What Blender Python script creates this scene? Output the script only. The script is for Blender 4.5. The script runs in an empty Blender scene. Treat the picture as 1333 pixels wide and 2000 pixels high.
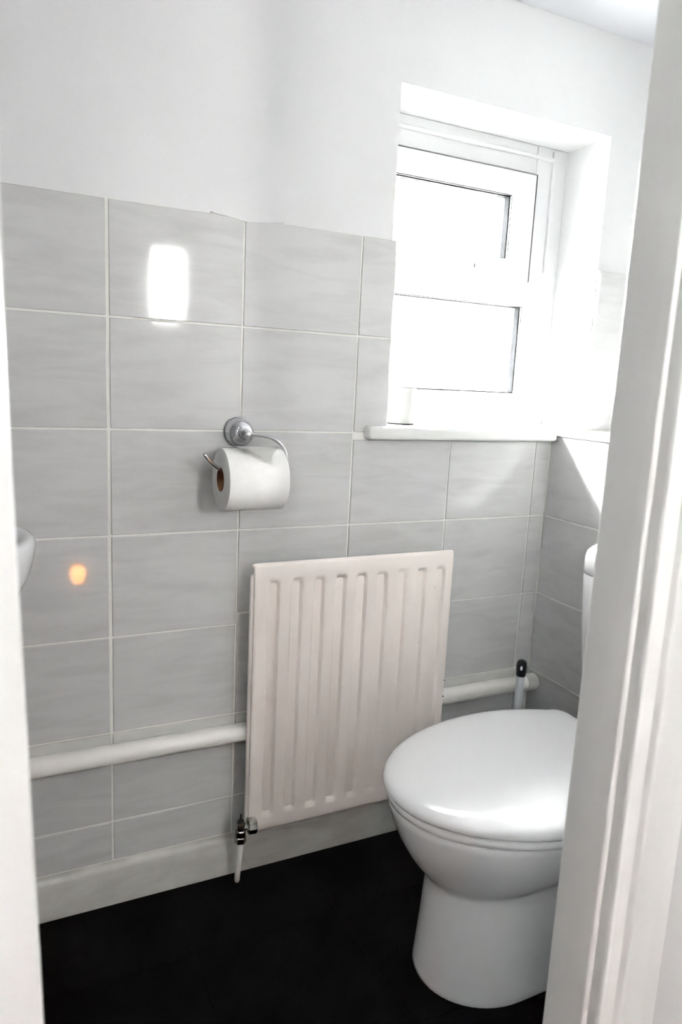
import bpy, bmesh, math, random
from mathutils import Vector, Matrix
random.seed(7)
S = bpy.context.scene
COL = S.collection
PI = math.pi

# ------------------------------------------------------------------ camera
cam = bpy.data.cameras.new('camera')
cam.sensor_fit = 'VERTICAL'
cam.sensor_height = 36.0
cam.sensor_width = 24.0
cam.lens = 1402.99 / 2000 * 36.0
cam.clip_start = 0.02
cam.dof.use_dof = True
cam.dof.focus_distance = 1.42
cam.dof.aperture_fstop = 5.0
camo = bpy.data.objects.new('camera', cam)
camo.location = (-0.193, -1.3683, 1.0756)
camo.rotation_euler = (1.39122, -0.04733, -0.44862)
COL.objects.link(camo)
S.camera = camo

# ------------------------------------------------------------------ world, sun, added hall lamp, exposure
W = bpy.data.worlds.new('overcast_sky')
S.world = W
W.use_nodes = True
bg = W.node_tree.nodes['Background']
bg.inputs[0].default_value = (1.0, 0.985, 0.965, 1)
bg.inputs[1].default_value = 47.0
sun = bpy.data.lights.new('sun', 'SUN')
sun.energy = 12.0
sun.angle = math.radians(6.0)
sun.color = (1.0, 0.98, 0.95)
suno = bpy.data.objects.new('sun', sun)
suno.rotation_euler = Vector((0.8, -1.0, -0.97)).to_track_quat('-Z', 'Y').to_euler()
suno.location = (-2, 4, 4)
COL.objects.link(suno)
hl = bpy.data.lights.new('hall_fill_light', 'AREA')  # unseen lamp added to bring more light into the hall
hl.shape = 'DISK'
hl.size = 0.34
hl.energy = 0.8
hl.color = (1.0, 0.98, 0.95)
hlo = bpy.data.objects.new('hall_fill_light', hl)
hlo.location = (-0.35, -1.75, 2.225)
COL.objects.link(hlo)
S.view_settings.view_transform = 'Standard'
S.view_settings.look = 'None'
S.view_settings.gamma = 1.0
S.view_settings.use_curve_mapping = False
S.view_settings.exposure = 2.2
S.cycles.caustics_reflective = False
S.cycles.caustics_refractive = False
S.cycles.max_bounces = 16
S.cycles.diffuse_bounces = 10
S.cycles.transparent_max_bounces = 16

# ------------------------------------------------------------------ materials
def mat(name, col, rough=0.5, metal=0.0, spec=0.5, coat=0.0):
    m = bpy.data.materials.new(name)
    m.use_nodes = True
    b = m.node_tree.nodes['Principled BSDF']
    b.inputs['Base Color'].default_value = (*col, 1)
    b.inputs['Roughness'].default_value = rough
    b.inputs['Metallic'].default_value = metal
    b.inputs['Specular IOR Level'].default_value = spec
    b.inputs['Coat Weight'].default_value = coat
    return m

def noisy(m, c1, c2, scale=4.0, detail=5.0, stretch=(1, 1, 1), rot=(0, 0, 0), lo=0.35, hi=0.65, bump=0.0, bscale=60.0, rnd=False, dist=0.4, bdist=0.002):
    nt = m.node_tree
    N, L = nt.nodes, nt.links
    b = N['Principled BSDF']
    tc = N.new('ShaderNodeTexCoord')
    mp = N.new('ShaderNodeMapping')
    mp.inputs['Scale'].default_value = stretch
    mp.inputs['Rotation'].default_value = rot
    L.new(tc.outputs['Object'], mp.inputs['Vector'])
    if rnd:
        oi = N.new('ShaderNodeObjectInfo')
        mul = N.new('ShaderNodeMath')
        mul.operation = 'MULTIPLY'
        mul.inputs[1].default_value = 37.0
        L.new(oi.outputs['Random'], mul.inputs[0])
        cb = N.new('ShaderNodeCombineXYZ')
        for k in range(3):
            L.new(mul.outputs[0], cb.inputs[k])
        L.new(cb.outputs[0], mp.inputs['Location'])
    tx = N.new('ShaderNodeTexNoise')
    tx.inputs['Scale'].default_value = scale
    tx.inputs['Detail'].default_value = detail
    tx.inputs['Distortion'].default_value = dist
    L.new(mp.outputs[0], tx.inputs['Vector'])
    cr = N.new('ShaderNodeValToRGB')
    cr.color_ramp.elements[0].position = lo
    cr.color_ramp.elements[0].color = (*c1, 1)
    cr.color_ramp.elements[1].position = hi
    cr.color_ramp.elements[1].color = (*c2, 1)
    L.new(tx.outputs['Fac'], cr.inputs[0])
    L.new(cr.outputs[0], b.inputs['Base Color'])
    if bump:
        t2 = N.new('ShaderNodeTexNoise')
        t2.inputs['Scale'].default_value = bscale
        t2.inputs['Detail'].default_value = 3
        L.new(tc.outputs['Object'], t2.inputs['Vector'])
        bp = N.new('ShaderNodeBump')
        bp.inputs['Strength'].default_value = bump
        bp.inputs['Distance'].default_value = bdist
        L.new(t2.outputs['Fac'], bp.inputs['Height'])
        L.new(bp.outputs[0], b.inputs['Normal'])
    return m

M = {}
M['paint'] = noisy(mat('wall_paint', (.8, .8, .8), .6, spec=.3), (.645, .645, .652), (.675, .675, .68), 3, 4, bump=.06, bscale=90)
M['ceiling'] = mat('ceiling_paint', (.61, .61, .64), .8, spec=.2)
M['gloss'] = noisy(mat('white_gloss_paint', (.8, .8, .78), .32), (.80, .80, .79), (.85, .85, .835), 6, 4, stretch=(4, 4, .6), bump=.10, bscale=45)
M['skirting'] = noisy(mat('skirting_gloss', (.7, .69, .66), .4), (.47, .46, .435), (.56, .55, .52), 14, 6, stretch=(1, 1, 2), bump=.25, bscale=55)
M['tile'] = noisy(mat('grey_tile', (.5, .5, .5), .055), (.485, .486, .486), (.548, .549, .548), 9.0, 9, stretch=(.7, 1, 3.6), rot=(0, .55, 0), lo=.30, hi=.58, bump=.05, bscale=7, rnd=True, dist=.8)
M['tile_strip'] = noisy(mat('pale_strip_tile', (.6, .6, .58), .25), (.55, .55, .53), (.62, .62, .60), 9, 5, stretch=(1, 1, 3), rnd=True)
M['grout'] = mat('cream_grout', (.72, .71, .67), .7, spec=.3)
M['sill'] = mat('sill_gloss', (.70, .70, .685), .35)
M['upvc'] = mat('white_upvc', (.61, .61, .62), .3)
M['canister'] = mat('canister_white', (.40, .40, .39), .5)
M['gasket'] = mat('black_gasket', (.015, .016, .02), .5)
M['spacer'] = mat('glazing_spacer', (.0034, .0037, .0046), .7, spec=.02)
M['floor'] = noisy(mat('black_vinyl', (.003, .003, .003), .7, spec=.05), (.0012, .0012, .0013), (.0032, .0032, .0031), 12, 8, lo=.3, hi=.7, bump=.15, bscale=120)
M['subfloor'] = mat('dark_adhesive', (.001, .001, .001), .9, spec=.03)
M['radiator'] = noisy(mat('cream_enamel', (.78, .71, .66), .38), (.81, .745, .70), (.855, .79, .745), 3, 4, lo=.3, hi=.7)
M['pipe'] = noisy(mat('pipe_paint', (.78, .75, .72), .4), (.75, .725, .69), (.81, .785, .76), 7, 4, stretch=(.4, 1, 1))
M['chrome'] = mat('chrome', (.66, .66, .68), .07, 1.0)
M['oldchrome'] = noisy(mat('tarnished_chrome', (.4, .4, .36), .22, 1.0), (.26, .25, .21), (.66, .66, .63), 60, 5)
M['dark'] = mat('dark_brass', (.05, .045, .04), .5, .6)
M['paper'] = noisy(mat('tissue_paper', (.86, .855, .84), .95, spec=.05), (.74, .735, .72), (.78, .775, .765), 40, 4, bump=.2, bscale=300)
M['core'] = mat('cardboard', (.26, .13, .07), .9, spec=.1)
M['ceramic'] = mat('white_ceramic', (.75, .75, .76), .07, coat=.3)
M['seat'] = mat('white_seat_plastic', (.77, .77, .78), .12)
M['cap'] = mat('black_plastic', (.012, .012, .014), .3)
M['greyplastic'] = mat('pale_grey_plastic', (.55, .57, .60), .35)
M['outside'] = noisy(mat('concrete_yard', (.5, .5, .48), .9), (.42, .42, .40), (.55, .55, .53), 6, 6)
M['hallfloor'] = noisy(mat('hall_carpet', (.18, .17, .16), .95, spec=.1), (.14, .135, .13), (.22, .21, .20), 80, 4)
bulb = mat('warm_bulb', (1, .6, .2), .3)
bulb.node_tree.nodes['Principled BSDF'].inputs['Emission Color'].default_value = (1, .31, .03, 1)
bulb.node_tree.nodes['Principled BSDF'].inputs['Emission Strength'].default_value = 9.5
M['bulb'] = bulb
dif = mat('fill_diffuser', (.9, .9, .88), .4)  # glowing cover for the added hall lamp, unused
dif.node_tree.nodes['Principled BSDF'].inputs['Emission Color'].default_value = (1, .98, .95, 1)
dif.node_tree.nodes['Principled BSDF'].inputs['Emission Strength'].default_value = 4
M['diffuser'] = dif
def glass():
    m = bpy.data.materials.new('window_glass')
    m.use_nodes = True
    N, L = m.node_tree.nodes, m.node_tree.links
    N.remove(N['Principled BSDF'])
    tr = N.new('ShaderNodeBsdfTransparent')
    tr.inputs[0].default_value = (.97, .98, .98, 1)
    gl = N.new('ShaderNodeBsdfGlossy')
    gl.inputs['Roughness'].default_value = .02
    mx = N.new('ShaderNodeMixShader')
    mx.inputs[0].default_value = .03
    L.new(tr.outputs[0], mx.inputs[1])
    L.new(gl.outputs[0], mx.inputs[2])
    L.new(mx.outputs[0], N['Material Output'].inputs[0])
    return m
M['glass'] = glass()

# ------------------------------------------------------------------ mesh helpers
def mesh_of(bm, name, m, smooth=None):
    bmesh.ops.recalc_face_normals(bm, faces=bm.faces)
    me = bpy.data.meshes.new(name)
    bm.to_mesh(me)
    bm.free()
    me.materials.append(M[m])
    if smooth is not None:
        me.shade_smooth()
        me.set_sharp_from_angle(angle=math.radians(smooth))
    return me

def link(name, me, parent=None, loc=None):
    o = bpy.data.objects.new(name, me)
    COL.objects.link(o)
    if parent is not None:
        o.parent = parent
        b = Vector((0, 0, 0))
        p = parent
        while p is not None:
            b += p.location
            p = p.parent
        o.location = (Vector(loc) if loc is not None else Vector((0, 0, 0))) - b
    elif loc is not None:
        o.location = loc
    return o

def obj(name, bm, m, parent=None, smooth=None):
    return link(name, mesh_of(bm, name, m, smooth), parent)

def thing(name, loc, label, cat, group=None):
    o = bpy.data.objects.new(name, None)
    o.empty_display_size = .05
    COL.objects.link(o)
    o.location = loc
    return tag(o, label, cat, group)

def tag(o, label, cat, group=None, kind=None):
    o['label'] = label
    o['category'] = cat
    if group:
        o['group'] = group
    if kind:
        o['kind'] = kind
    return o

def struct(o, label, cat):
    return tag(o, label, cat, kind='structure')

def hexa(bm, p):
    # p: 4 points of one face, then the 4 matching points of the opposite face
    v = [bm.verts.new(q) for q in p]
    for f in ((0, 1, 2, 3), (7, 6, 5, 4), (0, 4, 5, 1), (1, 5, 6, 2), (2, 6, 7, 3), (3, 7, 4, 0)):
        bm.faces.new([v[i] for i in f])
    return v

def box(bm, x0, x1, y0, y1, z0, z1, bev=0.0, seg=1):
    v = hexa(bm, [(x0, y0, z0), (x1, y0, z0), (x1, y0, z1), (x0, y0, z1), (x0, y1, z0), (x1, y1, z0), (x1, y1, z1), (x0, y1, z1)])
    if bev:
        es = {e for q in v for e in q.link_edges}
        bmesh.ops.bevel(bm, geom=list(es), offset=bev, segments=seg, affect='EDGES', profile=.5)

def bx(*a, **k):
    bm = bmesh.new()
    box(bm, *a, **k)
    return bm

def rings(bm, R, cap0=True, cap1=True, closed=False):
    V = [[bm.verts.new(p) for p in r] for r in R]
    n = len(V[0])
    rng = range(len(V)) if closed else range(len(V) - 1)
    for i in rng:
        a, b = V[i], V[(i + 1) % len(V)]
        for j in range(n):
            bm.faces.new((a[j], a[(j + 1) % n], b[(j + 1) % n], b[j]))
    if not closed:
        if cap0:
            bm.faces.new(V[0][::-1])
        if cap1:
            bm.faces.new(V[-1])

def lathe(bm, prof, org, axis, n=32, cap0=True, cap1=True):
    # prof: (distance along axis, radius)
    a = Vector(axis).normalized()
    u = a.orthogonal().normalized()
    w = a.cross(u)
    o = Vector(org)
    rings(bm, [[o + a * d + (u * math.cos(2 * PI * k / n) + w * math.sin(2 * PI * k / n)) * max(r, 1e-5) for k in range(n)] for d, r in prof], cap0, cap1)

def catmull(P, n=8):
    P = [Vector(p) for p in P]
    out = []
    for i in range(len(P) - 1):
        a = P[max(i - 1, 0)]; b = P[i]; c = P[i + 1]; d = P[min(i + 2, len(P) - 1)]
        for k in range(n):
            t = k / n
            out.append(.5 * ((2 * b) + (c - a) * t + (2 * a - 5 * b + 4 * c - d) * t * t + (3 * b - a - 3 * c + d) * t ** 3))
    out.append(P[-1])
    return out

def tube(bm, P, r, n=14, round_ends=True):
    P = [Vector(p) for p in P]
    T = [(P[min(i + 1, len(P) - 1)] - P[max(i - 1, 0)]).normalized() for i in range(len(P))]
    u = T[0].orthogonal().normalized()
    R = []
    rad = [r] * len(P) if not hasattr(r, '__len__') else list(r)
    pts = list(zip(P, T, rad))
    if round_ends:
        e0 = [(P[0] - T[0] * rad[0] * math.sin(t), T[0], rad[0] * math.cos(t)) for t in (1.45, 1.0, .5)]
        e1 = [(P[-1] + T[-1] * rad[-1] * math.sin(t), T[-1], rad[-1] * math.cos(t)) for t in (.5, 1.0, 1.45)]
        pts = e0 + pts + e1
    for p, t, q in pts:
        u = (u - t * u.dot(t)).normalized()
        w = t.cross(u)
        R.append([p + (u * math.cos(2 * PI * k / n) + w * math.sin(2 * PI * k / n)) * q for k in range(n)])
    rings(bm, R)

# ------------------------------------------------------------------ the setting
CZ = 1.885            # low ceiling of the small room
BX = 1.047            # tiled face of the boxing on the right
RX = 1.33             # right wall
LX = -0.66            # left wall
DY0, DY1 = -0.80, -0.862   # front wall (door wall), room side and hall side
HZ = 2.25             # hall ceiling

# back wall with window opening (left reveal splayed)
bm = bmesh.new()
yF, yM, yB = 0.008, 0.15, 0.30
x0, x1, z0, z1 = 0.574, 1.146, 0.957, 1.672
xs = 0.53
box(bm, LX - .1, x0 - .12, yF, yB, 0, CZ)
hexa(bm, [(x0 - .12, yF, 0), (x0, yF, 0), (x0, yF, CZ), (x0 - .12, yF, CZ), (x0 - .12, yM, 0), (xs, yM, 0), (xs, yM, CZ), (x0 - .12, yM, CZ)])
box(bm, x0 - .12, xs, yM, yB, 0, CZ)
box(bm, x1, RX + .1, yF, yB, 0, CZ)
hexa(bm, [(x0, yF, 0), (x1, yF, 0), (x1, yF, z0), (x0, yF, z0), (xs, yM, 0), (x1, yM, 0), (x1, yM, z0), (xs, yM, z0)])
hexa(bm, [(x0, yF, z1), (x1, yF, z1), (x1, yF, CZ), (x0, yF, CZ), (xs, yM, z1), (x1, yM, z1), (x1, yM, CZ), (xs, yM, CZ)])
box(bm, xs, x1, yM, yB, 0, z0 + .01)
box(bm, xs, x1, yM, yB, z1, CZ)
wall_back = obj('wall_back', bm, 'paint')
struct(wall_back, 'white back wall with grey tiles below and a deep window recess', 'wall')

# grout bed behind the tiles
bm = bmesh.new()
box(bm, LX, .582, .0022, .009, .085, 1.3695)
box(bm, .582, BX + .02, .0022, .009, .085, .958)
box(bm, x1 + .003, RX, .0022, .009, .95, 1.3695)
obj('grout', bm, 'grout', wall_back)

# tiles: every one an object, cut to size
TILE_MESH = {}
def tile_mesh(w, h, axis, m):
    k = (round(w, 4), round(h, 4), axis, m)
    if k not in TILE_MESH:
        if axis == 'y':
            b = bx(-w / 2, w / 2, -.001, .006, -h / 2, h / 2, bev=.0011)
        else:
            b = bx(-.001, .006, -w / 2, w / 2, -h / 2, h / 2, bev=.0011)
        TILE_MESH[k] = mesh_of(b, 'tile', m)
    return TILE_MESH[k]

G = 0.0019            # half a joint
def tile_back(xa, xb, za, zb, m='tile', name='tile', yy=0.0):
    w, h = xb - xa - 2 * G, zb - za - 2 * G
    o = link(name, tile_mesh(w, h, 'y', m), wall_back, ((xa + xb) / 2, yy + random.uniform(.0004, .0011), (za + zb) / 2))
    o.rotation_euler = (random.uniform(-.0016, .0016), 0, random.uniform(-.0016, .0016))
    return o
ROWS = [1.37, 1.17, .97, .77, .57, .372]
for i in range(5):
    zt, zb = ROWS[i], ROWS[i + 1]
    cols = [LX, -.5, -.25, 0, .25, .5, .582] if i == 0 or i == 1 else [LX, -.5, -.25, 0, .25, .5, .75, 1.0, BX]
    for j in range(len(cols) - 1):
        xa, xb = cols[j], cols[j + 1]
        if i == 2 and xa >= .5:
            zt2 = .957
        else:
            zt2 = zt
        zbb, ztt = zb, zt2
        if xa == .25 and i == 3: zbb = .594
        if xa == .25 and i == 4: ztt = .594
        if xb == 0: xb = -.001
        if xa == 0: xa = .0012
        tile_back(xa, xb, zbb, ztt)
for i in (0, 1):
    zb = ROWS[i + 1] if i == 0 else .985
    for xa, xb in ((x1 + .004, 1.25), (1.25, RX)):
        tile_back(xa, xb, zb, ROWS[i])
LC = [LX, -.5, -.25, 0, .25, .5, .75, 1.0, BX]
for j in range(8):
    xa, xb = LC[j], LC[j + 1]
    tile_back(xa, xb, .346, .372, 'tile_strip', 'edging_tile', -.0022)
    tile_back(xa, xb, .18, .346)
    tile_back(xa, xb, .092, .18)
# smear of old plaster over the top edge of two tiles
bm = bmesh.new()
P = [(.185, 1.3705), (.225, 1.366), (.247, 1.3625), (.262, 1.363), (.30, 1.367), (.33, 1.3705)]
a = [bm.verts.new((x, -.0009, z)) for x, z in P] + [bm.verts.new((x, -.0009, 1.372)) for x in (.33, .185)]
f = bm.faces.new(a)
r = bmesh.ops.extrude_face_region(bm, geom=[f])
bmesh.ops.translate(bm, vec=(0, .008, 0), verts=[q for q in r['geom'] if isinstance(q, bmesh.types.BMVert)])
obj('plaster_smear', bm, 'paint', wall_back)

# boxing on the right (tiled face), right wall, left wall, front wall
bm = bx(BX + .009, RX, DY0 - .01, .008, 0, .970)
wall_box = obj('wall_right_boxing', bm, 'paint')
wall_box.name = 'wall_boxing'
struct(wall_box, 'tiled half height boxing on the right, under a white shelf', 'wall')
bm = bx(BX + .0022, BX + .010, DY0, .003, .03, .968)
obj('grout', bm, 'grout', wall_box)
for zt, zb in ((.969, .77), (.77, .57), (.57, .366), (.366, .18), (.18, .0)):
    for ya, yb in ((-.25, 0), (-.50, -.25), (-.75, -.50), (DY0, -.75)):
        w, h = yb - ya - 2 * G, zt - zb - 2 * G
        o = link('tile', tile_mesh(w, h, 'x', 'tile'), wall_box, (BX + random.uniform(.0003, .001), (ya + yb) / 2, (zt + zb) / 2))
        o.rotation_euler = (0, random.uniform(-.0016, .0016), random.uniform(-.0016, .0016))
bm = bx(BX - .004, RX, DY0, -.0015, .970, .983, bev=.002, seg=2)
shelf = obj('trim_shelf', bm, 'sill', smooth=40)
shelf.name = 'trim_1'
struct(shelf, 'white shelf board capping the tiled boxing level with the window sill', 'shelf')

wr = obj('wall_right', bx(RX, RX + .1, DY0 - .02, .30, 0, CZ), 'paint')
struct(wr, 'white painted right wall above the boxing shelf', 'wall')
wl = obj('wall_left', bx(LX - .1, LX, DY0 - .02, .01, 0, CZ), 'paint')
struct(wl, 'white painted left wall behind the basin', 'wall')
JL, JR, JH = -.182, .400, 1.835      # clear opening of the doorway
bm = bmesh.new()
box(bm, -1.55, JL - .022, DY1, DY0, 0, HZ)
box(bm, JR + .022, 1.80, DY1, DY0, 0, HZ)
box(bm, JL - .022, JR + .022, DY1, DY0, JH + .022, HZ)
wf = obj('wall_front', bm, 'paint')
struct(wf, 'white wall holding the doorway between the hall and the small room', 'wall')
ce = obj('ceiling', bx(LX - .1, RX + .1, DY0, .30, CZ, CZ + .08), 'ceiling')
struct(ce, 'low white painted ceiling above the window', 'ceiling')

# floor with vinyl tiles
fl = obj('floor', bx(-1.55, 1.80, -2.62, .012, -.06, -.0022), 'subfloor')
struct(fl, 'black vinyl tile floor around the toilet', 'floor')
xs_ = [LX, -.483, -.183, .117, .417, .717, BX]
ys_ = [DY0 + .0, -.50, -.20, .006]
FM = {}
for i in range(len(xs_) - 1):
    for j in range(len(ys_) - 1):
        w, h = xs_[i + 1] - xs_[i] - .0012, ys_[j + 1] - ys_[j] - .0012
        k = (round(w, 4), round(h, 4))
        if k not in FM:
            FM[k] = mesh_of(bx(-w / 2, w / 2, -h / 2, h / 2, -.0025, 0, bev=.0006), 'vinyl_tile', 'floor')
        link('vinyl_tile', FM[k], fl, ((xs_[i] + xs_[i + 1]) / 2, (ys_[j] + ys_[j + 1]) / 2, random.uniform(-.0004, 0)))

# baseboards
def skirting(bm, xa, xb):
    prof = [(.0085, .0), (-.012, .0), (-.0125, .078), (-.010, .086), (-.005, .0895), (.0085, .090)]
    A = [bm.verts.new((xa, y, z)) for y, z in prof]
    B = [bm.verts.new((xb, y, z)) for y, z in prof]
    n = len(prof)
    for i in range(n):
        bm.faces.new((A[i], A[(i + 1) % n], B[(i + 1) % n], B[i]))
    bm.faces.new(A[::-1]); bm.faces.new(B)
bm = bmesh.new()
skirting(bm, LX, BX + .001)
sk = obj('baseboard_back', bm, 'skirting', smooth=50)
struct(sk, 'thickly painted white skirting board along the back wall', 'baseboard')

# door frame: lining, architrave
def prism(bm, prof, z0, z1):
    A = [bm.verts.new((x, y, z0)) for x, y in prof]
    B = [bm.verts.new((x, y, z1)) for x, y in prof]
    n = len(prof)
    for i in range(n):
        bm.faces.new((A[i], A[(i + 1) % n], B[(i + 1) % n], B[i]))
    bm.faces.new(A[::-1]); bm.faces.new(B)
def arc(cx, cy, r, a0, a1, n=6):
    return [(cx + r * math.cos(math.radians(a0 + (a1 - a0) * i / n)), cy + r * math.sin(math.radians(a0 + (a1 - a0) * i / n))) for i in range(n + 1)]
fy = DY1
def arch_prof(s):   # s=+1 right, -1 left: distances from the opening edge
    p = [(.006, 0.0), (.006, -.010)] + [(.0095 - .0035 * math.cos(t), -.010 - .0065 * math.sin(t)) for t in (.5, 1.0, 1.57, 2.1, 2.7)] + \
        [(.0145, -.0105), (.016, -.009), (.026, -.011), (.031, -.014)] + [(.036 - .004 * math.cos(t), -.0165 - .0045 * math.sin(t)) for t in (.4, 1.0, 1.57, 2.1)] + \
        [(.042, -.0185), (.097, -.0175), (.1, -.0155), (.1, 0.0)]
    return p
bm = bmesh.new()
prism(bm, [(JR + .022, DY0), (JR + .003, DY0)] + arc(JR + .003, DY0 - .003, .003, 90, 180, 4) + arc(JR + .004, fy + .004, .004, 180, 270, 4) + [(JR + .022, fy)], 0, JH)
t = obj('trim_2', bm, 'gloss', smooth=35)
struct(t, 'white gloss right door lining at the right edge of the view', 'door frame')
bm = bmesh.new()
prism(bm, [(JR + a, fy + b) for a, b in arch_prof(1)], 0, JH + .09)
t = obj('trim_3', bm, 'gloss', smooth=25)
struct(t, 'white moulded architrave beside the right door lining', 'architrave')
bm = bmesh.new()
prism(bm, [(JL - .022, DY0), (JL - .001, DY0), (JL - .001, fy), (JL - .022, fy)], 0, JH)
t = obj('trim_4', bm, 'gloss', smooth=35)
struct(t, 'white left door lining hidden behind the left architrave', 'door frame')
bm = bmesh.new()
prism(bm, [(JL - .001 - a + .006, fy - .0 + (b if b < 0 else 0)) for a, b in ((.006, 0), (.006, -.015), (.0075, -.018), (.1, -.018), (.1, 0))], 0, JH + .09)
bmesh.ops.rotate(bm, cent=(JL, fy, 1.0), matrix=Matrix.Rotation(math.radians(-1.2), 3, 'Y'), verts=bm.verts)
bmesh.ops.translate(bm, vec=(.001, 0, .003), verts=bm.verts)
t = obj('trim_5', bm, 'gloss', smooth=35)
struct(t, 'bright white plain architrave at the left edge of the view', 'architrave')
t = obj('trim_6', bx(JL - .022, JR + .022, DY1, DY0, JH, JH + .022), 'gloss')
struct(t, 'white head lining over the doorway', 'door frame')

# hall behind the camera
hw = bmesh.new()
wx0, wx1, wz0, wz1 = .572, .748, 1.345, 1.72      # narrow hall window
vx0, vx1, vz0, vz1 = -1.34, -.94, 1.56, 1.80       # wider window opening, added to light the room through the doorway
box(hw, -1.55, vx0, -2.62, -2.52, 0, HZ)
box(hw, vx0, vx1, -2.62, -2.52, 0, vz0)
box(hw, vx0, vx1, -2.62, -2.52, vz1, HZ)
box(hw, vx1, wx0, -2.62, -2.52, 0, HZ)
box(hw, wx1, 1.80, -2.62, -2.52, 0, HZ)
box(hw, wx0, wx1, -2.62, -2.52, 0, wz0)
box(hw, wx0, wx1, -2.62, -2.52, wz1, HZ)
o = obj('wall_hall', hw, 'paint'); struct(o, 'white hall wall behind the viewer with a narrow window and an added wider one', 'wall')
o = obj('wall_hall_left', bx(-1.65, -1.55, -2.62, DY1 + .06, 0, HZ), 'paint'); struct(o, 'white hall end wall on the left', 'wall')
o = obj('wall_hall_right', bx(1.80, 1.90, -2.62, DY1 + .06, 0, HZ), 'paint'); struct(o, 'white hall end wall on the right', 'wall')
o = obj('ceiling_hall', bx(-1.65, 1.90, -2.62, DY1 + .06, HZ, HZ + .08), 'ceiling'); struct(o, 'white hall ceiling behind the doorway', 'ceiling')
o = obj('floor_hall', bx(-1.55, 1.80, -2.52, DY0 + .0, -.003, .0012), 'hallfloor'); struct(o, 'dark grey carpeted hall floor before the doorway', 'floor')
def frame_y(bm, xa, xb, za, zb, ya, yb, t):
    box(bm, xa, xa + t, ya, yb, za, zb); box(bm, xb - t, xb, ya, yb, za, zb)
    box(bm, xa + t, xb - t, ya, yb, za, za + t); box(bm, xa + t, xb - t, ya, yb, zb - t, zb)
bm = bmesh.new(); frame_y(bm, wx0, wx1, wz0, wz1, -2.60, -2.55, .012)
o = obj('window_2', bm, 'upvc'); struct(o, 'narrow white framed window in the hall wall behind the viewer', 'window')
obj('pane', bx(wx0 + .012, wx1 - .012, -2.578, -2.574, wz0 + .012, wz1 - .012), 'glass', o)
bm = bmesh.new(); frame_y(bm, vx0, vx1, vz0, vz1, -2.60, -2.55, .04)  # added window, lets sky light in from behind the camera
o = obj('fill_window', bm, 'upvc'); struct(o, 'wider white framed window added unseen in the hall wall to light the room', 'window')
obj('pane', bx(vx0 + .04, vx1 - .04, -2.578, -2.574, vz0 + .04, vz1 - .04), 'glass', o)

# ground outside
o = obj('ground', bx(-8, 8, .30, 12, -.2, -.1), 'outside'); struct(o, 'pale concrete yard outside the window', 'ground')

# ------------------------------------------------------------------ main window
fx0, fx1, fz0, fz1 = .53, 1.146, .985, 1.672
fyA, fyB = .150, .215
bm = bmesh.new()
box(bm, fx0, .568, fyA, fyB, fz0, fz1)                       # left jamb
box(bm, 1.049, fx1, fyA, fyB, fz0, fz1, bev=.002)            # right jamb
box(bm, .568, 1.049, fyA, fyB, fz0, 1.066, bev=.002)         # bottom rail
box(bm, .568, 1.049, fyA, fyB, 1.287, 1.340, bev=.002)       # transom
box(bm, .568, 1.049, fyA, fyB, 1.604, fz1, bev=.002)         # head
wn = struct(obj('window_1', bm, 'upvc'), 'white plastic window with a top opener in the deep recess', 'window')
# inner stepped bead of the fixed frame round the opener, ends short above the sill
obj('cover_strip', bx(1.097, 1.106, .143, .152, 1.372, 1.665, bev=.002), 'upvc', wn)
obj('cover_strip', bx(.55, 1.106, .143, .152, 1.640, 1.649, bev=.002), 'upvc', wn)
# top opening sash, proud of the frame
sx0, sx1, sz0, sz1 = .575, 1.042, 1.345, 1.598
gx0, gx1, gz0, gz1 = .625, .978, 1.394, 1.545
bm = bmesh.new()
sy0, sy1 = .137, .20
box(bm, sx0, gx0, sy0, sy1, sz0, sz1); box(bm, gx1, sx1, sy0, sy1, sz0, sz1)
box(bm, gx0, gx1, sy0, sy1, sz0, gz0); box(bm, gx0, gx1, sy0, sy1, gz1, sz1)
sash = obj('sash', bm, 'upvc', wn)
bm = bmesh.new()
box(bm, sx1 + .0002, sx1 + .0036, .1372, .1505, sz0, sz1 + .002)
obj('gasket', bm, 'gasket', sash)
bm = bmesh.new()
box(bm, sx0, sx1, .1374, .1505, sz1 + .0002, sz1 + .0016)
obj('gasket', bm, 'gasket', sash)
def glazing(par, xa, xb, za, zb, y, gask_top=True):
    # sealed double unit: two panes with a grey spacer round the edge
    bm = bmesh.new()
    t = .004
    box(bm, xa - .001, xa + t, y + .004, y + .022, za, zb); box(bm, xb - t, xb + .001, y + .004, y + .022, za, zb)
    box(bm, xa + t, xb - t, y + .004, y + .022, za - .001, za + t); box(bm, xa + t, xb - t, y + .004, y + .022, zb - t, zb + .001)
    obj('spacer_bar', bm, 'spacer', par)
    obj('pane', bx(xa, xb, y, y + .003, za, zb), 'glass', par)
    obj('pane', bx(xa, xb, y + .023, y + .026, za, zb), 'glass', par)
    bm = bmesh.new()
    box(bm, xb - .0022, xb + .0005, y - .004, y - .0005, za, zb); box(bm, xa, xb, y - .004, y - .0005, zb - .0022, zb + .0005)
    obj('glazing_gasket', bm, 'gasket', par)
glazing(sash, gx0, gx1, gz0, gz1, .148)
glazing(wn, .568, 1.049, 1.066, 1.287, .162)
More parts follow.
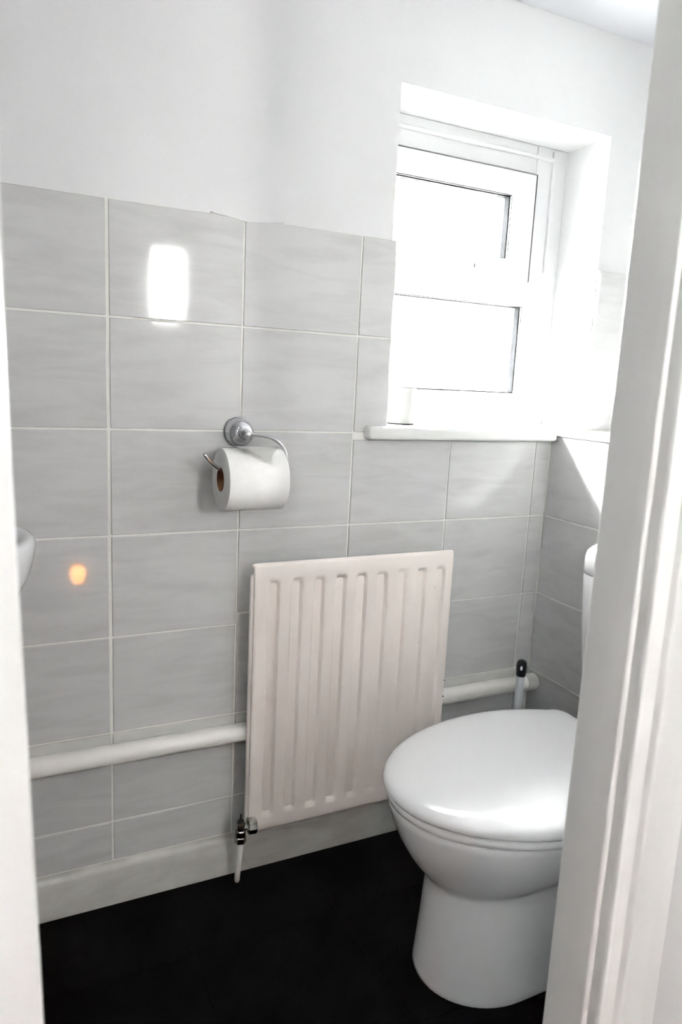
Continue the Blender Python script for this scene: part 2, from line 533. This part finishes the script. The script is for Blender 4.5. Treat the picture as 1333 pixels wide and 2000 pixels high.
# casement handle on the bottom rail of the sash
hd = obj('handle', bx(.792, .872, .1285, .1375, 1.354, 1.372, bev=.003, seg=2), 'upvc', wn, smooth=40)
bm = bmesh.new()
box(bm, .780, .845, .110, .121, 1.3525, 1.3675, bev=.005, seg=3)
box(bm, .836, .850, .118, .131, 1.354, 1.369, bev=.003, seg=2)
obj('lever', bm, 'upvc', hd, smooth=45)
bm = bmesh.new()
lathe(bm, [(0, .007), (.009, .007), (.011, .0055)], (.862, .129, 1.364), (0, -1, 0), 20)
obj('lock_button', bm, 'upvc', hd, smooth=40)
obj('key_slot', bx(.8612, .8632, .1172, .119, 1.3595, 1.3685), 'gasket', hd)
wn2 = obj('trim_7', bx(.527, BX - .005, -.027, .012, .957, .985, bev=.007, seg=3), 'sill', smooth=40)
bm = bmesh.new()
hexa(bm, [(x0 + .001, .010, .968), (x1 - .001, .010, .968), (x1 - .001, .010, .985), (x0 + .001, .010, .985), (xs + .001, .1495, .968), (x1 - .001, .1495, .968), (x1 - .001, .1495, .985), (xs + .001, .1495, .985)])
obj('sill_board', bm, 'sill', wn2)
struct(wn2, 'white gloss window sill with a rounded nose', 'window sill')

# small white canister on the sill, peeping past the tile edge
cn = thing('canister', (.668, .088, .985), 'small white canister at the left end of the window sill', 'canister')
bm = bmesh.new()
lathe(bm, [(0.0015, .030), (.003, .033), (.082, .033), (.0835, .032)], (.667, .090, .985), (0, 0, 1), 32)
obj('body', bm, 'canister', cn, smooth=40)
bm = bmesh.new()
lathe(bm, [(.0835, .032), (.085, .0335), (.096, .0335), (.0985, .031), (.0990, .01)], (.667, .090, .985), (0, 0, 1), 32)
obj('lid', bm, 'canister', cn, smooth=40)
bm = bmesh.new()
lathe(bm, [(0, .034), (.0018, .034), (.0020, .030)], (.667, .090, .985), (0, 0, 1), 32)
obj('shadow_ring', bm, 'dark', cn, smooth=40)  # dark ring drawn for the shadow line under the canister

# ------------------------------------------------------------------ radiator
rx0, rx1, rz0, rz1 = .2685, .742, .125, .710
ry = -.060
rad = thing('radiator', ((rx0 + rx1) / 2, -.045, rz0), 'cream panel radiator with vertical flutes hung below the tiled wall', 'radiator')
GC = [.309 + .05 * i for i in range(9)]
def sst(t):
    t = max(0, min(1, t)); return t * t * (3 - 2 * t)
xg = sorted({round(v, 5) for c in GC for v in (c - .0165, c - .0135, c - .0105, c - .0075, c - .004, c, c + .004, c + .0075, c + .0105, c + .0135, c + .0165)} | {rx0, rx0 + .003, rx0 + .006, rx0 + .012, rx1, rx1 - .003, rx1 - .006, rx1 - .012})
zt_, zb_ = .674, .157
zg = sorted({rz0, rz0 + .004, .14, .30, .42, .54, rz1 - .004, rz1 - .012} | {round(zb_ + d, 5) for d in (-.007, -.004, 0, .004, .008, .012, .018)} | {round(zt_ - d, 5) for d in (-.007, -.004, 0, .004, .008, .012, .018)} | {rz1})
def depth(x, z):
    d = min(abs(x - c) for c in GC)
    g = 1 - sst((d - .0055) / .0095)
    h = sst((z - (zb_ - .006)) / .018) * sst(((zt_ + .006) - z) / .018)
    e = 0
    if x - rx0 < .003: e += .002 * (1 - (x - rx0) / .003)
    if rx1 - x < .003: e += .002 * (1 - (rx1 - x) / .003)
    if rz1 - z < .012: e += .004 * (1 - math.sqrt(max(0, 1 - (1 - (rz1 - z) / .012) ** 2))) * 1.4
    if z - rz0 < .004: e += .0015
    return ry + .0125 * g * h + e
bm = bmesh.new()
V = [[bm.verts.new((x, depth(x, z), z)) for x in xg] for z in zg]
for i in range(len(zg) - 1):
    for j in range(len(xg) - 1):
        bm.faces.new((V[i][j], V[i][j + 1], V[i + 1][j + 1], V[i + 1][j]))
be = [e for e in bm.edges if e.is_boundary]
r = bmesh.ops.extrude_edge_only(bm, edges=be)
for q in r['geom']:
    if isinstance(q, bmesh.types.BMVert):
        q.co.y = -.0500
obj('front_panel', bm, 'radiator', rad, smooth=35)
bm = bx(rx0 - .006, rx1 + .003, -.0515, -.0425, rz0 - .008, rz1 - .022, bev=.003, seg=2)
obj('back_panel', bm, 'radiator', rad, smooth=40)
# rolled top seam
bm = bmesh.new()
tube(bm, [(rx0 + .001, -.0495, rz1 - .0035), (rx1 - .001, -.0495, rz1 - .0035)], .0048, 12)
obj('top_seam', bm, 'radiator', rad, smooth=60)
for xb in (.36, .65):
    obj('wall_bracket', bx(xb - .012, xb + .012, -.043, .002, .42, .62, bev=.002), 'radiator', rad)
    obj('wall_bracket', bx(xb - .012, xb + .012, -.043, .002, .19, .27, bev=.002), 'radiator', rad)
# chips in the enamel
for (x, z, s) in ((.700, .628, .0016), (.6995, .624, .001), (.668, .50, .001), (.7405, .36, .0018), (.741, .40, .0012), (.6535, .575, .0009)):
    yy = depth(min(x, rx1 - .004), z) - .0004
    obj('paint_chip', bx(x - s, x + s, yy, yy + .001, z - s * .8, z + s * .8), 'dark', rad)

# valve and tail pipe at the lower left corner
vx, vy, vz = .2505, -.060, .1425
va = thing('radiator_valve', (vx, vy, 0), 'tarnished chrome valve with white tail pipe at the lower left radiator corner', 'valve')
bm = bmesh.new()
lathe(bm, [(-.021, .0085), (-.019, .0115), (-.007, .0115), (-.005, .0095), (.010, .0095), (.012, .0085)], (vx, vy, vz), (0, 0, 1), 20)
obj('valve_body', bm, 'oldchrome', va, smooth=40)
bm = bmesh.new()
lathe(bm, [(.006, .0075), (.012, .0075), (.013, .0125), (.015, .0180), (.029, .0190), (.032, .0178), (.033, .012)], (vx, vy - .001, vz), (1, .0, 0), 8)
obj('union_nut', bm, 'oldchrome', va, smooth=25)
bm = bmesh.new()
lathe(bm, [(.010, .0075), (.014, .0075), (.016, .0065), (.0165, .0025), (.030, .0022), (.031, .001)], (vx, vy, vz), (.0, 0, 1), 14)
obj('spindle', bm, 'dark', va, smooth=40)
bm = bmesh.new()
lathe(bm, [(-.036, .0095), (-.034, .0125), (-.022, .0125), (-.020, .0105)], (vx, vy, vz), (0, 0, 1), 6)
obj('compression_nut', bm, 'oldchrome', va, smooth=25)
bm = bmesh.new()
tube(bm, [(.2515, -.041, .004), (.2510, -.050, .055), (vx, vy, vz - .029)], [.0058, .0068, .0078], 16)
obj('tail_pipe', bm, 'pipe', va, smooth=40)

# ------------------------------------------------------------------ waste pipe along the back wall
pp = thing('waste_pipe', (.2, -.021, .338), 'white painted waste pipe running along the tiled wall behind the radiator', 'pipe')
bm = bmesh.new()
lathe(bm, [(0, .0195), (BX + .0 - LX, .0195)], (LX, -.0207, .338), (1, 0, 0), 28)
obj('pipe_run', bm, 'pipe', pp, smooth=40)
bm = bmesh.new()
lathe(bm, [(0, .0205), (.003, .0218), (.028, .0218), (.030, .0205)], (BX - .030, -.0229, .338), (1, 0, 0), 28)
obj('pipe_collar', bm, 'pipe', pp, smooth=40)

# ------------------------------------------------------------------ toilet roll holder and roll
ho = thing('toilet_roll_holder', (.246, 0, .969), 'chrome toilet roll holder with a curved arm and round rose', 'holder')
rc = Vector((.246, 0, .968))
bm = bmesh.new()
lathe(bm, [(-.0005, .0305), (.003, .031), (.0045, .0300), (.005, .0288), (.0075, .0288), (.0085, .0278), (.012, .0283), (.017, .0272), (.022, .0250), (.027, .0215), (.031, .0170), (.034, .0115)], rc, (0, -1, 0), 40)
obj('rose', bm, 'chrome', ho, smooth=50)
bm = bmesh.new()
lathe(bm, [(.031, .0090), (.0345, .0115), (.037, .0100), (.040, .0075), (.048, .0075), (.052, .0085), (.058, .0080), (.061, .0055), (.0625, .002)], rc, (0, -1, 0), 28)
obj('finial', bm, 'chrome', ho, smooth=50)
RY = -.071
P = catmull([(.254, -.054, .968), (.272, -.057, .966), (.293, -.063, .962), (.310, -.068, .951), (.3195, RY, .934), (.3205, RY, .918), (.3135, RY, .9075), (.300, RY, .9045), (.26, RY, .9042), (.215, RY, .9040), (.197, RY, .9040), (.183, RY, .908), (.170, RY, .919), (.160, RY, .931)], 7)
bm = bmesh.new()
tube(bm, P, .0038, 14)
obj('arm', bm, 'chrome', ho, smooth=60)

tr = thing('toilet_roll', (.25, RY, .885), 'white toilet paper roll with a folded end hanging on the chrome holder', 'toilet roll')
ax0, ax1 = .1905, .3085
zc = .8845
RO, RI = .0588, .0225
bm = bmesh.new()
n = 64
def ring(x, r):
    return [Vector((x, RY + r * math.cos(2 * PI * k / n), zc + r * math.sin(2 * PI * k / n))) for k in range(n)]
rings(bm, [ring(ax0, RI), ring(ax0 - .0004, RI + .012), ring(ax0, RO - .002), ring(ax0 + .0012, RO), ring(ax1 - .0012, RO), ring(ax1, RO - .002), ring(ax1, RI)], closed=True)
obj('paper', bm, 'paper', tr, smooth=40)
bm = bmesh.new()
rings(bm, [ring(ax0 - .0006, RI + .0002), ring(ax1 + .0006, RI + .0002), ring(ax1 + .0006, RI - .0012), ring(ax0 - .0006, RI - .0012)], closed=True)
obj('core', bm, 'core', tr, smooth=40)
# loose folded triangular end lying over the top front of the roll
bm = bmesh.new()
NA, NX = 14, 12
rows = []
for i in range(NA + 1):
    u = i / NA                                   # 0 at the back of the top, 1 at the tip
    a = math.radians(78 + 73 * u)                # angle from +y, over the top, to the front
    xl = ax0 + .002 + (.0690) * max(0, (u - .12) / .88)
    xr = ax1 - .002 - (.0440) * max(0, (u - .12) / .88)
    rr = RO + .0008 + .0020 + .021 * max(0, u) ** 1.8
    rows.append([bm.verts.new((xl + (xr - xl) * j / NX, RY + rr * math.cos(a), zc + rr * math.sin(a))) for j in range(NX + 1)])
for i in range(NA):
    for j in range(NX):
        bm.faces.new((rows[i][j], rows[i][j + 1], rows[i + 1][j + 1], rows[i + 1][j]))
r = bmesh.ops.solidify(bm, geom=bm.faces[:], thickness=.0015)
obj('folded_end', bm, 'paper', tr, smooth=40)

# ------------------------------------------------------------------ toilet
YC = -.418
to = thing('toilet', (.72, YC, 0), 'white close coupled toilet with its lid down', 'toilet')
def outline(tip, hw, xm, xb, hb=None, n=28, rc=.03, yc=YC, pw=2.0):
    # D shape: half ellipse at the front, tapering sides, rounded back corners
    hb = hw if hb is None else hb
    P = []
    a = xm - tip
    for i in range(n + 1):
        t = PI / 2 + PI * i / n
        c, s = math.cos(t), math.sin(t)
        P.append((xm - a * abs(c) ** (2 / pw), yc + hw * math.copysign(abs(s) ** (2 / pw), s)))
    near = []
    m = 10
    for i in range(1, m + 1):                     # near side, front to back
        u = i / m
        near.append((xm + (xb - rc - xm) * u, -(hw + (hb - hw) * u * u)))
    cor = []
    for i in range(1, 6):
        t = math.radians(90 * i / 5)
        cor.append((xb - rc + rc * math.sin(t), -(hb - rc + rc * math.cos(t))))
    half = near + cor
    P += [(x, yc + y) for x, y in half]
    P += [(x, yc - y) for x, y in half[::-1]]
    return P
def loft(bm, levels):
    R = []
    for z, kw in levels:
        R.append([(x, y, z) for x, y in outline(**kw)])
    rings(bm, R)
def lv(z, tip, hw, xm, xb, hb, rc=.03):
    return (z, dict(tip=tip, hw=hw, xm=xm, xb=xb, hb=hb, rc=rc))
bm = bmesh.new()
loft(bm, [
    lv(.000, .484, .113, .62, .95, .105), lv(.006, .482, .115, .62, .95, .107), lv(.014, .483, .114, .62, .95, .106),
    lv(.06, .486, .110, .62, .95, .104), lv(.12, .490, .104, .62, .95, .100), lv(.175, .492, .099, .62, .96, .098),
    lv(.196, .4915, .098, .625, .97, .098), lv(.203, .489, .1005, .63, .97, .099), lv(.210, .484, .106, .63, .975, .102),
    lv(.222, .474, .117, .64, .98, .108), lv(.240, .459, .134, .65, .99, .118), lv(.262, .445, .150, .66, 1.0, .130),
    lv(.290, .430, .168, .67, 1.01, .142), lv(.318, .419, .182, .68, 1.02, .150), lv(.338, .413, .190, .69, 1.03, .156),
    lv(.348, .411, .193, .695, 1.03, .158), lv(.353, .413, .191, .695, 1.03, .157), lv(.355, .42, .185, .695, 1.025, .153)])
obj('bowl', bm, 'ceramic', to, smooth=60)
bm = bmesh.new()
loft(bm, [lv(.3555, .414, .196, .705, .905, .150), lv(.3575, .408, .200, .705, .908, .153), lv(.3665, .406, .202, .705, .908, .155), lv(.3705, .409, .199, .705, .907, .152), lv(.3725, .416, .193, .705, .904, .148)])
obj('seat', bm, 'seat', to, smooth=60)
bm = bmesh.new()
loft(bm, [lv(.3730, .412, .196, .71, .905, .156), lv(.3755, .4035, .204, .71, .909, .161), lv(.3815, .3990, .2075, .71, .911, .163), lv(.3880, .4005, .2065, .71, .910, .162),
          lv(.3935, .406, .202, .71, .908, .160), lv(.3970, .4155, .194, .71, .904, .154), lv(.3990, .430, .182, .71, .898, .146), lv(.4003, .47, .150, .71, .88, .122, .03), lv(.4012, .55, .09, .71, .84, .08, .02)])
obj('lid', bm, 'seat', to, smooth=60)
for s in (-1, 1):
    bm = bmesh.new()
    lathe(bm, [(0, .011), (.028, .011), (.030, .009)], (.9, YC + s * .075 - .015, .376), (0, 1, 0), 18)
    obj('hinge', bm, 'seat', to, smooth=40)
def rrect(xa, xb, ya, yb, r, n=8, z=0):
    P = []
    for cx, cy, a0 in ((xb - r, yb - r, 0), (xa + r, yb - r, 90), (xa + r, ya + r, 180), (xb - r, ya + r, 270)):
        for i in range(n + 1):
            t = math.radians(a0 + 90 * i / n)
            P.append((cx + r * math.cos(t), cy + r * math.sin(t), z))
    return P
CXA, CXB, CH = .910, 1.040, .165
bm = bmesh.new()
def cis(z, e, r=.05):
    return rrect(CXA + e, CXB - min(e, .004), YC - CH + e, YC + CH - e, max(r - e, .012), z=z)
rings(bm, [cis(.355, .046), cis(.362, .040), cis(.42, .032), cis(.50, .020), cis(.60, .009), cis(.70, .0025), cis(.704, .0035)])
obj('cistern', bm, 'ceramic', to, smooth=50)
bm = bmesh.new()
rings(bm, [cis(.7055, .004), cis(.7085, .0015), cis(.738, .0025), cis(.752, .006), cis(.760, .014), cis(.765, .023), cis(.7675, .036), cis(.7685, .050, .06)])
ls = obj('cistern_lid', bm, 'ceramic', to, smooth=50)
bm = bmesh.new()
lathe(bm, [(0, .020), (.003, .020), (.005, .018), (.0055, .004)], (.985, YC, .7675), (0, 0, 1), 24)
obj('flush_button', bm, 'chrome', ls, smooth=40)

# ------------------------------------------------------------------ toilet brush in the far corner
bxx, byy = .951, -.080
br = thing('toilet_brush', (bxx, byy, 0), 'toilet brush with pale grey handle and black cap in the far corner', 'toilet brush')
bm = bmesh.new()
lathe(bm, [(0, .044), (.004, .047), (.10, .043), (.118, .040), (.122, .036), (.122, .012)], (bxx, byy, 0), (0, 0, 1), 32)
obj('holder_pot', bm, 'greyplastic', br, smooth=40)
top = Vector((bxx, byy - .001, .395))
low = Vector((bxx + .001, byy, .11))
bm = bmesh.new()
tube(bm, [low, low.lerp(top, .5), top], .0102, 18)
obj('handle', bm, 'greyplastic', br, smooth=50)
bm = bmesh.new()
d = (top - low).normalized()
lathe(bm, [(-.003, .0108), (-.001, .0118), (.012, .0122), (.026, .0122), (.032, .0112), (.036, .0085), (.038, .0045), (.0384, .001)], top - d * .002, d, 24)
cp = obj('cap', bm, 'cap', br, smooth=50)
vdir = (Vector((-.193, -1.368, 0)) - Vector((bxx, byy, 0))).normalized()
bm = bmesh.new()
c0 = top + d * .0185 + vdir * .0108
lathe(bm, [(0, .0030), (.0014, .0030), (.0018, .0022)], Vector((0, 0, 0)), vdir, 16)
for q in bm.verts:
    q.co.z *= 1.9
    q.co += c0
o = obj('hanging_slot', bm, 'greyplastic', cp, smooth=40)
o['label'] = 'small pale slot on the black cap'

# ------------------------------------------------------------------ basin on the left wall
bs = thing('basin', (LX + .005, -.205, .70), 'white rounded basin edge showing past the left door frame', 'basin')
def bas(z, tip, hw, xb=LX + .001):
    a = tip - (-.33) 
    P = []
    n = 32
    for i in range(n + 1):
        t = -PI / 2 + PI * i / n
        P.append((-.33 + a * math.cos(t), -.205 + hw * math.sin(t), z))
    P += [(-.33 + (xb + .33) * k / 6, -.205 + hw, z) for k in range(1, 7)]
    P += [(xb + (-.33 - xb) * k / 6, -.205 - hw, z) for k in range(0, 6)]
    return P
def basin_in(z, k):
    o = bas(z, -.175, .150, LX + .12)
    c = Vector((-.36, -.205, z))
    return [tuple(c + (Vector(p) - c) * k) for p in o]
bm = bmesh.new()
rings(bm, [bas(.655, -.30, .07), bas(.665, -.25, .10), bas(.69, -.205, .130), bas(.73, -.165, .158), bas(.77, -.146, .176), bas(.80, -.139, .184), bas(.815, -.138, .186), bas(.822, -.141, .183), bas(.825, -.148, .177), bas(.824, -.156, .170),
           basin_in(.818, 1.0), basin_in(.80, .95), basin_in(.76, .85), basin_in(.72, .65), basin_in(.705, .35), basin_in(.703, .1)])
obj('bowl', bm, 'ceramic', bs, smooth=60)
bm = bmesh.new()
lathe(bm, [(0, .022), (.003, .022), (.004, .015)], (-.36, -.205, .704), (0, 0, 1), 20)
obj('waste', bm, 'chrome', bs, smooth=40)

# ------------------------------------------------------------------ added hall ceiling lamp; small lamp reflected in the tiles
cl = thing('added_ceiling_lamp', (-.35, -1.75, HZ), 'round white lamp added out of view on the hall ceiling for more light', 'lamp')  # added rim around the hall fill lamp, out of view
bm = bmesh.new()
lathe(bm, [(0, .19), (.012, .19), (.018, .185), (.018, .165)], (-.35, -1.75, HZ), (0, 0, -1), 40)
obj('added_lamp_rim', bm, 'upvc', cl, smooth=40)
lp = thing('small_lamp', (.115, -1.75, 0.001), 'small warm lamp on the hall floor reflected in the lower left tiles', 'lamp')
bm = bmesh.new()
lathe(bm, [(0, .045), (.006, .047), (.014, .040), (.022, .014), (.15, .010), (.165, .016), (.178, .016)], (.115, -1.75, .001), (0, 0, 1), 28)
obj('lamp_base', bm, 'dark', lp, smooth=40)
bm = bmesh.new()
lathe(bm, [(.172, .012), (.185, .015), (.205, .026), (.222, .030), (.240, .026), (.252, .014), (.256, .002)], (.115, -1.75, .001), (0, 0, 1), 24)
obj('bulb', bm, 'bulb', lp, smooth=60)
